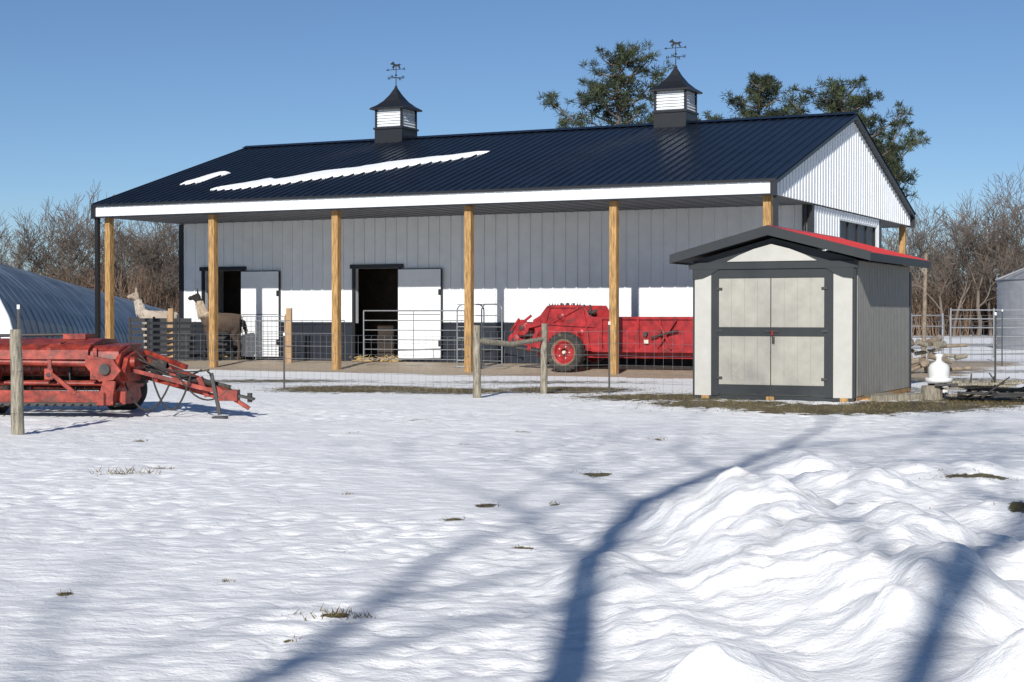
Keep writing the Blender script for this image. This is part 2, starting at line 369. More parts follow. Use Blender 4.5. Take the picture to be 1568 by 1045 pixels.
def snowpatch(name,poly,seed):
    P=np.array(poly)
    mn=P.min(0)-.1;mx=P.max(0)+.1
    nxs=int((mx[0]-mn[0])/.03);nys=int((mx[1]-mn[1])/.03)
    gx,gy=np.meshgrid(np.linspace(mn[0],mx[0],nxs),np.linspace(mn[1],mx[1],nys))
    ins=np.zeros(gx.shape,bool);dist=np.full(gx.shape,9.)
    wx=gx+.3*vn(gx*1.2,gy*1.2,40)+.08*vn(gx*5,gy*5,42);wy=gy+.28*vn(gx*1.3,gy*1.3,41)+.06*vn(gx*5,gy*5,43)
    for i in range(len(P)):
        (x1,y1),(x2,y2)=P[i],P[(i+1)%len(P)]
        c=((y1>wy)!=(y2>wy))&(wx<(x2-x1)*(wy-y1)/(y2-y1+1e-9)+x1);ins^=c
        t=np.clip(((wx-x1)*(x2-x1)+(wy-y1)*(y2-y1))/((x2-x1)**2+(y2-y1)**2),0,1)
        dist=np.minimum(dist,np.hypot(wx-x1-t*(x2-x1),wy-y1-t*(y2-y1)))
    hgt=np.where(ins,.014+np.clip(dist*.5,0,.05),-np.clip(dist*.6,0,.05))
    Z=EZ+sl*(gy-EY)+hgt+.012
    vs=[(float(-a),float(b_),float(c)) for a,b_,c in zip(gx.ravel(),gy.ravel(),Z.ravel())]
    fs=[];k=gx.shape[1]
    for j in range(gx.shape[0]-1):
        for i in range(k-1):
            if ins[j,i]or ins[j+1,i]or ins[j,i+1]or ins[j+1,i+1]: fs.append((j*k+i,j*k+k+i,j*k+k+i+1,j*k+i+1))
    m2=MB();m2.add(vs,fs,0,True);m2.obj(name,['snow'],barn)
snowpatch('roof_snow_strip',[(7.45,.8),(6.45,1.75),(6.2,1.6),(4.5,2.45),(3,3.15),(1.4,3.85),(1.6,3.4),(2.6,2.75),(4.2,1.75),(5.8,1.05),(6.9,.7)],1)
snowpatch('roof_snow_patch',[(9.15,1.4),(8.65,2.75),(8.35,2.7),(8.5,1.9),(8.7,1.4)],2)
def cupola(xc,k):
    mb=MB();y=RY
    mb.box(xc-.42,xc+.42,y-.42,y+.42,5.72,6.27,1)
    mb.box(xc-.45,xc+.45,y-.45,y+.45,6.24,6.29,1)
    mb.box(xc-.36,xc+.36,y-.36,y+.36,6.29,6.78,0)
    for sx in(-1,1):
        for sy in(-1,1):
            mb.box(xc+sx*.39-.025,xc+sx*.39+.025,y+sy*.39-.025,y+sy*.39+.025,6.29,6.78,1)
    for i in range(6):
        z=6.32+i*.073
        for s in(-1,1):
            mb.prism([(y+s*.36,z),(y+s*.395,z),(y+s*.36,z+.055)],'x',xc-.36,xc+.36,0)
            mb.prism([(xc+s*.36,z),(xc+s*.395,z),(xc+s*.36,z+.055)],'y',y-.36,y+.36,0)
    lv=[(.52,6.77),(.52,6.81),(.38,6.90),(.25,7.02),(.13,7.19),(.02,7.40)]
    vs=[]
    for r,z in lv: vs+=[(xc-r,y-r,z),(xc+r,y-r,z),(xc+r,y+r,z),(xc-r,y+r,z)]
    fs=[(3,2,1,0)]
    for i in range(len(lv)-1):
        for j in range(4): fs.append((i*4+j,i*4+(j+1)%4,i*4+4+(j+1)%4,i*4+4+j))
    mb.add(vs,fs,1)
    mb.cyl((xc,y,7.3),(xc,y,8.0),.014,.010,8,1);mb.ring([(0.001,7.36),(.035,7.39),(.04,7.41),(.035,7.43),(.001,7.46)],(xc,y,0),'z',12,1)
    mb.ring([(0.001,7.70),(.03,7.72),(.03,7.74),(.001,7.76)],(xc,y,0),'z',10,1)
    mb.cyl((xc-.2,y,7.66),(xc+.2,y,7.66),.008,n=6,m=1);mb.cyl((xc,y-.2,7.66),(xc,y+.2,7.66),.008,n=6,m=1)
    for dx,dy in((-.22,0),(.22,0),(0,-.22),(0,.22)):
        mb.box(xc+dx-.03,xc+dx-.016,y+dy-.006,y+dy+.006,7.62,7.70,1);mb.box(xc+dx+.016,xc+dx+.03,y+dy-.006,y+dy+.006,7.62,7.70,1);mb.box(xc+dx-.03,xc+dx+.03,y+dy-.006,y+dy+.006,7.652,7.667,1)
    mb.cyl((xc-.25,y,7.88),(xc+.25,y,7.88),.008,n=6,m=1)
    mb.prism([(xc-.31,7.88),(xc-.24,7.91),(xc-.24,7.85)],'y',y-.006,y+.006,1)
    mb.prism([(xc+.2,7.88),(xc+.28,7.92),(xc+.26,7.88),(xc+.28,7.84)],'y',y-.006,y+.006,1)
    hs=[(-.13,7.87),(-.11,7.95),(-.17,7.93),(-.16,7.97),(-.10,8.03),(-.15,8.05),(-.22,8.06),(-.23,8.09),(-.15,8.14),(-.12,8.17),(-.08,8.11),(-.03,8.06),(.08,8.05),(.15,8.07),(.22,8.02),(.16,8.02),(.14,7.97),(.18,7.92),(.16,7.87),(.13,7.90),(.08,7.98),(-.04,7.98),(-.08,7.95),(-.10,7.87)]
    mb.prism([(xc+a*.75,7.88+(b_-7.87)*.75) for a,b_ in hs],'y',y-.007,y+.007,1)
    mb.obj('cupola_%d'%k,['white','black'],barn)
cupola(-5.45,1);cupola(2.54,2)
# ------------------------------------------------------------ SHED
shed=empty('storage_shed',(4.92,23.1,0),R(-26))
mb=MB()
mb.box(-2.44,0,0,.06,.06,1.95,0)
mb.prism([(-2.44,1.95),(0,1.95),(0,2.06),(-1.22,2.38),(-2.44,2.06)],'y',.0,.06,1)
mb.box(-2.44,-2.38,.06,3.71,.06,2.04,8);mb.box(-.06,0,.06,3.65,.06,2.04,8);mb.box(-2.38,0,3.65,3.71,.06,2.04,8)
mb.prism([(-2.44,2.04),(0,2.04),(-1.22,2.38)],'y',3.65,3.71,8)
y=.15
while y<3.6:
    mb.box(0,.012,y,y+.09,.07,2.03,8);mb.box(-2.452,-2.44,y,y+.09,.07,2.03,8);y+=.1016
mb.box(-2.41,-2.15,-.022,-.002,.05,1.9,6);mb.box(-.30,-.025,-.022,-.002,.05,1.9,6)
mb.box(-2.44,-2.415,-.02,-.002,.05,1.93,1)
mb.box(-.02,.022,-.02,.05,.05,1.95,1);mb.box(.0121,.024,3.6,3.71,.05,1.95,1)
mb.box(-2.15,-2.03,-.03,-.002,.05,1.93,1);mb.box(-.43,-.30,-.03,-.002,.05,1.93,1)
mb.box(-2.03,-.43,-.025,-.002,1.80,1.93,1)
mb.box(-2.5,.06,-.05,-.002,1.93,2.03,1)
for s,x0 in((1,-2.44),(-1,0)):
    mb.prism([(x0,1.93),(x0+s*.42,1.93),(x0+s*.30,1.86),(x0+s*.16,1.80),(x0,1.78)],'y',-.045,-.022,1)
mb.prism([(-1.90,2.04),(-.54,2.04),(-.72,2.13),(-.95,2.22),(-1.22,2.29),(-1.49,2.22),(-1.72,2.13)],'y',-.055,-.002,6)
for a,b_ in((-2.03,-1.233),(-1.227,-.43)):
    mb.box(a+.004,b_-.004,-.03,-.003,.08,1.79,0)
    for i in range(1,4):
        xx=a+(b_-a)*i/4; mb.box(xx-.0015,xx+.0015,-.0308,-.03,.26,1.79,7)
    mb.box(a+.004,b_-.004,-.042,-.0301,.94,1.07,1);mb.box(a+.004,b_-.004,-.042,-.0301,.08,.22,1)
mb.box(-1.234,-1.226,-.034,-.004,.08,1.79,2)
for x0 in(-2.06,-.47):
    for zz in(.3,1.0,1.62): mb.box(x0,x0+.09,-.05,-.042,zz,zz+.035,2)
mb.box(-1.32,-1.10,-.055,-.042,1.0,1.03,2);mb.cyl((-1.2,-.055,.95),(-1.2,-.055,1.02),.016,n=10,m=4);mb.box(-1.2,-1.165,-.07,-.05,.84,.93,2)
SS=.268
def rp(x,dz): return (x,2.545-SS*abs(x+1.22)+dz)
mb.prism([rp(-2.7,-.02),rp(-1.22,-.02),rp(.26,-.02),rp(.26,-.11),rp(-1.22,-.11),rp(-2.7,-.11)],'y',-.22,3.93,1)
mb.prism([rp(-2.72,-.002),rp(-1.22,-.002),rp(.28,-.002),rp(.28,-.018),rp(-1.22,-.018),rp(-2.72,-.018)],'y',-.20,3.97,3)
mb.prism([rp(-2.73,.012),rp(-1.22,.012),rp(.29,.012),rp(.29,-.12),rp(-1.22,-.13),rp(-2.73,-.12)],'y',-.25,-.22,1)
for i in range(18):
    y=-.15+i*.2286
    for s in(-1,1):
        mb.beam((-1.22,y,2.545),(-1.22+s*1.48,y,2.545-SS*1.48),.03,.02,3)
mb.prism([rp(-1.36,-.0),rp(-1.22,.02),rp(-1.08,-.0),rp(-1.22,-.0)],'y',-.20,3.98,3)
mb.box(.255,.29,-.22,3.93,2.02,2.135,1);mb.box(-2.73,-2.695,-.22,3.93,2.02,2.135,1)
for xx in(-2.3,-1.3,-.2): mb.box(xx,xx+.12,-.03,3.7,-.08,.05,5)
mb.box(-2.44,0,-.012,.1,.0,.058,1);mb.box(-.02,.02,.1,3.7,-.0,.058,5)
mb.box(.02,.2,.4,.9,-.15,.03,5);mb.box(.02,.15,2.2,2.9,-.15,.0,5)
mb.obj('shed_body',['beige','shtrim','dksteel','redroof','red','wood','beigel','soffit','beige_shade'],shed,bevel=.003)
# ------------------------------------------------------------ manure spreader
sp=empty('manure_spreader',(*wb(0,1.15),.03),R(-26))
def wheel(mb,c,r,w,mt,mr,mh,n=40,lugs=True,rim=None):
    x,y,z=c
    mb.ring([(r*.62,-w/2*.8),(r*.8,-w/2),(r*.94,-w/2*.95),(r,-w/2*.6),(r,w/2*.6),(r*.94,w/2*.95),(r*.8,w/2),(r*.62,w/2*.8)],c,'y',n,mt)
    mb.ring([(r*.56,-w*.40),(r*.60,-w*.44),(r*.68,-w*.46)],c,'y',n,rim if rim is not None else mr)
    mb.ring([(.001,w*.1),(r*.15,w*.1),(r*.2,-w*.28),(r*.45,-w*.18),(r*.52,-w*.4),(r*.58,-w*.42)],c,'y',n,mr)
    mb.ring([(.001,-w*.45),(r*.08,-w*.44),(r*.10,-w*.2)],c,'y',16,mh)
    for i in range(5):
        t=2*math.pi*i/5;mb.cyl((x+math.cos(t)*r*.3,y-w*.33,z+math.sin(t)*r*.3),(x+math.cos(t)*r*.3,y-w*.2,z+math.sin(t)*r*.3),r*.035,n=6,m=mh)
    if lugs:
        for i in range(26):
            t=2*math.pi*i/26
            for s in(-1,1):
                tt=t+(s*.06);p=(x+math.cos(tt)*r*1.0,y+s*w*.1,z+math.sin(tt)*r);q_=(x+math.cos(tt+.09)*r*.98,y+s*w*.48,z+math.sin(tt+.09)*r*.98)
                mb.beam(p,q_,.03,.03,mt)
mb=MB()
for y0 in(-.62,.58): mb.box(2.7,5.6,y0,y0+.04,.47,1.17,0)
mb.box(2.7,5.6,-.6,.6,.42,.47,0);mb.box(5.56,5.6,-.6,.6,.47,1.17,0)
mb.box(2.7,5.62,-.66,-.62,1.13,1.19,0);mb.box(2.7,5.62,-.66,-.62,.43,.50,0);mb.box(2.7,5.62,.62,.66,1.13,1.19,0)
for xx in(2.75,3.25,3.75,4.25,5.0,5.5): mb.box(xx,xx+.05,-.665,-.62,.5,1.13,0)
mb.beam((4.25,-.69,.55),(4.65,-.69,1.12),.05,.04,0);mb.beam((4.55,-.69,.5),(4.3,-.69,1.0),.05,.04,0);mb.cyl((4.1,-.71,.75),(4.7,-.71,.9),.022,n=8,m=1)
mb.cyl((3.95,-.7,.82),(3.95,-.62,.82),.05,n=16,m=1);mb.box(3.92,4.02,-.68,-.66,.62,.70,3)
mb.box(1.3,5.7,-.45,-.37,.30,.42,0);mb.box(1.3,5.7,.37,.45,.30,.42,0)
mb.beam((5.7,-.4,.36),(7.2,0,.4),.08,.1,0);mb.beam((5.7,.4,.36),(7.2,0,.4),.08,.1,0)
side=[(1.40,.62),(1.34,.95),(1.30,1.12),(1.48,1.22),(1.62,1.40),(1.74,1.45),(2.50,1.44),(2.66,1.20),(2.95,1.17),(2.95,.45),(1.8,.45)]
for y0 in(-.67,.63): mb.prism(side,'y',y0,y0+.035,0)
mb.beam((1.40,-.69,1.05),(2.8,-.69,.98),.03,.045,0);mb.beam((1.72,-.69,1.42),(1.50,-.69,.65),.03,.045,0);mb.beam((2.50,-.69,1.42),(2.68,-.69,.5),.03,.045,0);mb.beam((1.66,-.69,1.41),(2.50,-.69,1.41),.03,.05,0)
mb.beam((1.75,-.69,1.05),(2.40,-.69,1.38),.03,.04,0)
for (cx,cz,rr) in((1.98,1.18,.10),(1.55,.85,.12),(2.45,.85,.08)):
    mb.ring([(.001,-.73),(rr*.4,-.73),(rr*.45,-.70),(rr,-.69),(rr,-.67)],(cx,0,cz),'y',20,0);mb.ring([(.001,-.745),(rr*.25,-.743),(rr*.25,-.72)],(cx,0,cz),'y',10,1)
for (xx,zz,r) in((1.85,1.28,.22),(1.55,.78,.24),(2.25,1.26,.2)):
    mb.cyl((xx,-.6,zz),(xx,.6,zz),.05,n=10,m=1)
    for i in range(14):
        t=i*1.3;y=-.55+i*.085
        mb.beam((xx,y,zz),(xx+math.cos(t)*r,y,zz+math.sin(t)*r),.03,.05,1)
for i in range(12):
    xx=1.68+i*.066; mb.prism([(xx,1.44),(xx+.035,1.44),(xx+.025,1.49)],'y',-.66,-.64,1)
mb.cyl((1.05,-.72,.95),(1.05,.7,.95),.13,n=18,m=0);mb.cyl((.86,-.72,.68),(.86,.7,.68),.11,n=18,m=0)
mb.ring([(.001,-.76),(.06,-.755),(.07,-.73),(.17,-.72),(.18,-.70),(.18,-.68)],(1.05,0,.95),'y',20,0);mb.ring([(.001,-.76),(.05,-.755),(.06,-.73),(.14,-.72),(.15,-.70),(.15,-.68)],(.86,0,.68),'y',20,0)
mb.ring([(.001,-.765),(.05,-.762)],(1.05,0,.95),'y',12,1);mb.ring([(.001,-.765),(.04,-.762)],(.86,0,.68),'y',12,1)
mb.beam((.86,-.7,.68),(1.5,-.7,.55),.05,.12,0);mb.beam((1.05,-.7,.95),(1.5,-.7,1.05),.05,.1,0);mb.beam((.78,-.7,.6),(1.0,-.7,1.05),.03,.1,0)
mb.beam((1.0,-.73,1.0),(1.3,-.73,1.22),.02,.06,0);mb.beam((.80,-.73,.88),(1.0,-.73,1.15),.03,.05,0)
mb.cyl((.9,-.66,.5),(1.6,-.66,.42),.04,n=8,m=1);mb.beam((1.2,-.7,.45),(1.45,-.7,.9),.04,.08,0)
wheel(mb,(2.17,-.85,.42),.43,.26,2,0,3,rim=4);wheel(mb,(2.17,.85,.42),.43,.26,2,0,3,rim=4)
mb.cyl((2.17,-.8,.42),(2.17,.8,.42),.05,n=10,m=1)
mb.obj('spreader_body',['red','dksteel','rubber','decal','mud'],sp,bevel=.004)
# ------------------------------------------------------------ mower conditioner (left foreground)
mw=empty('hay_mower_conditioner',(-5.98,21.3,-.06),R(-4))
mb=MB()
top=[(-.75,.74),(-.74,.86),(-.62,.93),(-.1,1.0),(.45,.98),(.5,.90),(-.1,.92),(-.5,.86),(-.66,.80),(-.68,.74)]
mb.prism(top,'x',-2.6,.62,0)
for xx in(-2.2,-1.6,-1.0,-.4,.2): mb.beam((xx,-.64,.935),(xx,.4,.995),.05,.025,0)
mb.prism([(-.70,.74),(-.68,.84),(-.5,.91),(.3,.93),(.3,.88),(-.45,.85),(-.62,.78)],'x',.62,1.0,0)
mb.cyl((-2.3,-.35,.62),(.9,-.35,.62),.11,n=16,m=0);mb.cyl((-2.3,.05,.5),(.9,.05,.5),.16,n=16,m=1)
for k in range(6):
    t=k*math.pi/3+.3;yy=-.3+.27*math.cos(t);zz=.52+.25*math.sin(t)
    mb.cyl((-2.3,yy,zz),(.88,yy,zz),.018,n=6,m=0 if k%2 else 3)
    for i in range(26):
        x0=-2.25+i*.12; mb.cyl((x0,yy,zz),(x0+.01,yy-.03,zz-.14),.006,n=4,m=3)
for xx in(-2.2,-1.2,-.4,.3,.85): mb.ring([(.001,-.01),(.23,-.01),(.23,.01),(.001,.01)],(xx,-.3,.54),'x',12,3)
mb.cyl((-2.4,-.70,.74),(1.02,-.66,.68),.05,n=10,m=0);mb.beam((-2.6,-.70,.28),(1.1,-.70,.25),.06,.16,0)
mb.cyl((-2.4,-.6,.44),(1.0,-.6,.42),.03,n=8,m=0)
mb.box(-2.4,1.05,-.85,-.55,.15,.19,3)
for i in range(30):
    x0=-2.3+i*.115; mb.cyl((x0,-.85,.165),(x0,-.96,.15),.016,.006,6,3)
mb.box(-2.3,.9,.2,.28,.3,.85,3)
for xx in(-1.5,-.6,.1,.7):
    mb.beam((xx,-.70,.88),(xx+.02,-.72,.52),.05,.05,0);mb.box(xx-.055,xx+.055,-.74,-.66,.48,.62,0);mb.cyl((xx,-.75,.54),(xx,-.73,.54),.03,n=8,m=3)
mb.beam((.1,-.72,.58),(.45,-.72,.30),.04,.05,0);mb.beam((-1.5,-.72,.58),(-1.1,-.72,.30),.04,.05,0)
sh=[(-.80,.50),(-.82,.66),(-.66,.82),(-.3,.90),(.35,.86),(.5,.72),(.5,.45),(.25,.35),(-.5,.38)]
mb.prism(sh,'x',.98,1.03,0)
mb.prism([(-.74,.58),(-.6,.76),(-.2,.84),(.2,.8),(.3,.6),(-.1,.45),(-.6,.46)],'x',1.03,1.10,0)
mb.prism([(-.92,.17),(-.92,.30),(-.6,.42),(.2,.40),(.3,.22),(.1,.14)],'x',.96,1.0,0)
mb.prism([(.62,.80),(.98,.74),(1.08,.60),(.98,.48),(.80,.46),(.62,.66)],'y',-.86,-.80,0)
mb.cyl((.88,-.90,.62),(.88,-.86,.62),.07,n=14,m=3)
mb.prism([(.86,.47),(1.02,.47),(.98,.16),(.78,.16)],'y',-.90,-.84,0)
mb.cyl((.95,-.5,.70),(1.16,-.5,.70),.07,n=14,m=0);mb.cyl((1.02,.05,.5),(1.14,.05,.5),.10,n=16,m=3)
mb.prism([(-2.6,.14),(-2.6,.70),(-1.35,.62),(-1.0,.50),(-.97,.38),(-1.12,.18),(-1.3,.12)],'y',-1.02,-.97,0)
mb.prism([(-2.6,.36),(-2.6,.43),(-1.12,.36),(-1.05,.30)],'y',-1.028,-1.021,2)
mb.prism([(-2.6,.27),(-2.6,.30),(-1.2,.25),(-1.15,.22)],'y',-1.028,-1.021,3)
mb.box(-1.5,-1.32,-1.032,-1.029,.375,.39,3)
mb.prism([(-1.02,.55),(-.8,.7),(-.75,.5),(-.97,.3)],'x',-1.12,-1.08,0)
mb.beam((-2.4,.55,.62),(1.0,.55,.62),.15,.15,0)
mb.cyl((-1.2,-.2,1.03),(.1,-.15,1.05),.022,n=8,m=3);mb.box(.1,.4,-.2,.2,.99,1.06,0)
wheel(mb,(-.95,-.1,.28),.33,.22,1,0,3,lugs=False);wheel(mb,(.62,.7,.30),.32,.2,1,0,3,lugs=False)
mb.beam((1.0,.2,.74),(2.25,-.35,.28),.08,.10,0)
mb.beam((1.0,-.45,.62),(2.25,-.4,.27),.05,.05,0)
mb.beam((1.05,.1,.50),(2.1,-.36,.24),.05,.05,0)
mb.beam((1.1,.15,.82),(1.65,-.1,.62),.05,.06,0)
mb.box(2.1,2.32,-.46,-.28,.20,.34,0);mb.beam((2.3,-.37,.27),(2.5,-.37,.22),.12,.03,3);mb.cyl((2.45,-.37,.18),(2.45,-.37,.30),.03,n=8,m=3)
mb.cyl((1.2,-.2,.62),(2.2,-.3,.36),.04,n=10,m=1)
mb.ring([(.05,0),(.10,.02),(.11,.12),(.07,.2)],(1.25,-.2,.62),'x',14,1)
mb.beam((1.5,-.3,.62),(1.62,-.3,.42),.12,.06,0);mb.beam((1.85,-.3,.50),(1.95,-.3,.25),.1,.06,0)
mb.beam((2.02,-.45,.56),(2.12,-.45,.02),.04,.04,3);mb.box(2.04,2.2,-.52,-.38,-.02,.0,3)
mb.beam((2.05,-.4,.38),(2.45,-.4,.10),.04,.05,0)
mb.cyl((2.0,-.45,.56),(2.0,-.6,.6),.012,n=6,m=1)
def hose(p,q_,sag,n=12):
    p=Vector(p);q_=Vector(q_);pts=[]
    for i in range(n+1):
        t=i/n;v=p.lerp(q_,t);v.z-=sag*4*t*(1-t);pts.append(v)
    mb.tube(pts,.012,6,1)
hose((1.0,-.5,.5),(1.55,-.5,.42),.38);hose((1.35,-.5,.5),(1.8,-.5,.55),.44);hose((1.6,-.45,.6),(2.25,-.45,.4),.28);hose((1.05,-.4,.8),(2.0,-.45,.6),.1);hose((1.1,-.3,.85),(1.9,-.4,.6),.2)
mb.v=[(x if x<1.1 else 1.1+(x-1.1)*1.13,y,z) for x,y,z in mb.v]
mb.obj('mower_body',['red2','rubber','decal','dksteel'],mw,bevel=.005)
# ------------------------------------------------------------ fences
def wpost(name,x,y,h,r,rail=None,lean=0):
    mb=MB();z=H(x,y);n=12
    pts=[(0,0,-.15)]+[(lean*k/5+rng.uniform(-.008,.008),rng.uniform(-.006,.006),h*k/5) for k in range(1,6)]
    for i in range(5): mb.cyl(pts[i],pts[i+1],r*(1.06-.03*i)+rng.uniform(-.003,.003),r*(1.03-.03*i),n,0,caps=(i==4))
    return mb.obj(name,['grayw'],None,(x,y,z))
wpost('wooden_fence_post',-.53,24.3,1.10,.06)
wpost('wooden_fence_post',.50,25.6,1.12,.055,lean=.02)
p=wpost('wooden_fence_post',-5.5,17.9,1.17,.07,lean=-.03)
mb=MB();mb.cyl((-.53,24.3,.86),(.0,24.9,.80),.045,.04,8,0);mb.cyl((.0,24.9,.80),(.5,25.6,.87),.04,.035,8,0)
mb.obj('fence_rail',['grayw'])
def tpost(x,y,h):
    mb=MB();z=H(x,y);mb.box(-.015,.015,-.004,.004,-.2,h,0);mb.box(-.004,.004,.004,.03,-.2,h,0);mb.box(-.016,.016,-.006,-.004,h-.05,h,1)
    mb.obj('steel_fence_post',['dksteel','plastic'],None,(x,y,z))
def wire(name,pts,hs,vs=.3,r=.0035):
    mb=MB()
    for (x0,y0),(x1,y1) in zip(pts[:-1],pts[1:]):
        L=math.hypot(x1-x0,y1-y0);z0=H(x0,y0);z1=H(x1,y1)
        for h in hs:
            zm=rng.uniform(-.02,.01);xm,ym=(x0+x1)/2,(y0+y1)/2
            mb.cyl((x0,y0,z0+h),(xm,ym,(z0+z1)/2+h+zm),r,n=3,caps=False);mb.cyl((xm,ym,(z0+z1)/2+h+zm),(x1,y1,z1+h),r,n=3,caps=False)
        n=int(L/vs)
        for i in range(1,n):
            t=i/n;x,y,z=x0+(x1-x0)*t,y0+(y1-y0)*t,z0+(z1-z0)*t
            mb.cyl((x,y,z+hs[0]),(x,y,z+hs[-1]),r*.8,n=3,caps=False)
    mb.obj(name,['steel'])
tpost(1.55,25.6,1.15);tpost(-3.9,27.5,.95)
wire('woven_wire_fence',[(-6.1,28.8),(-3.9,27.5),(-.53,24.3)],[.05,.18,.32,.46,.62,.8,.92],.16,.0024)
wire('woven_wire_fence',[(-.53,24.3),(.5,25.6),(1.55,25.6),(2.75,24.6)],[.05,.18,.32,.46,.62,.8,1.0],.16,.0024)
tpost(-5.62,18.3,1.45)
tpost(7.55,25.1,1.3);tpost(9.8,26.2,1.3);tpost(6.6,27.4,1.3)
wire('woven_wire_fence',[(6.5,26.5),(7.55,25.1),(9.8,26.2)],[.05,.2,.35,.5,.7,.9,1.15],.2,.003)
tpost(12.2,40,1.4);tpost(14.5,41,1.4)
wire('woven_wire_fence',[(10.1,39),(12.2,40),(14.5,41),(18,42)],[.1,.3,.5,.75,1.0,1.25],.3,.006)
def gate(name,lx,ly,L,h,rz,mt='steel',bars=6,arch=False,r=.022,z=.08,verts=2):
    mb=MB();x,y=wb(lx,ly)
    zs=[.15+(h-.15)*i/(bars-1) for i in range(bars)]
    if arch:
        pts=[(0,0,0.05),(0,0,h-.12),(.03,0,h-.05),(.1,0,h),(L-.1,0,h),(L-.03,0,h-.05),(L,0,h-.12),(L,0,.05)]
        mb.tube(pts,r,8,0);mb.tube([(0,0,.05),(.0,-.02,.0),(L,0,.05)],r*.8,6,0)
    else:
        mb.cyl((0,0,.1),(0,0,h),r,n=8);mb.cyl((L,0,.1),(L,0,h),r,n=8);mb.cyl((0,0,h),(L,0,h),r,n=8)
    for zz in zs: mb.cyl((0,0,zz),(L,0,zz),r*.75,n=6)
    for i in range(1,verts+1): mb.cyl((L*i/(verts+1),0,.15),(L*i/(verts+1),0,h),r*.6,n=6)
    mb.obj(name,[mt],None,(x,y,z),rz)
gate('tube_gate',-3.35,1.0,2.6,1.28,R(-22),bars=6,verts=1,r=.016)
gate('arched_gate',-.75,.8,.62,1.42,R(-10),bars=6,arch=True,verts=0,r=.016)
gate('arched_gate',-.1,.75,.62,1.42,R(-42),bars=6,arch=True,verts=0,r=.016)
gate('wire_panel_gate',-7.3,1.7,1.25,1.15,R(-26),bars=9,verts=9,r=.009)
gate('tube_gate',-6.0,.4,2.5,1.05,R(-26),bars=4,verts=0,r=.009)
for lx_ in(-9.45,-5.85):
    x,y=wb(lx_,1.6);mb=MB();mb.box(-.07,.07,-.03,.03,-.2,1.35,0);mb.box(-.09,-.071,-.05,.05,-.2,1.2,0);mb.obj('wooden_gate_post',['board'],None,(x,y,.08),R(-20))
mb=MB()
for i in range(7): mb.box(-.0,2.6,-.015,.015,.12+i*.16,.22+i*.16,0)
for i in range(5): mb.box(i*.65-.03,i*.65+.03,-.045,-.015,0,1.22,0)
mb.obj('black_corral_panel',['black'],None,(-10.1,42.5,.0),R(-3))
mb=MB()
for i in range(7): mb.box(-.0,2.2,-.015,.015,.12+i*.15,.19+i*.15,0)
for i in range(4): mb.box(i*.7-.03,i*.7+.03,-.045,-.015,0,1.15,0)
mb.obj('black_corral_panel',['black'],None,(-9.2,40.6,.0),R(15))
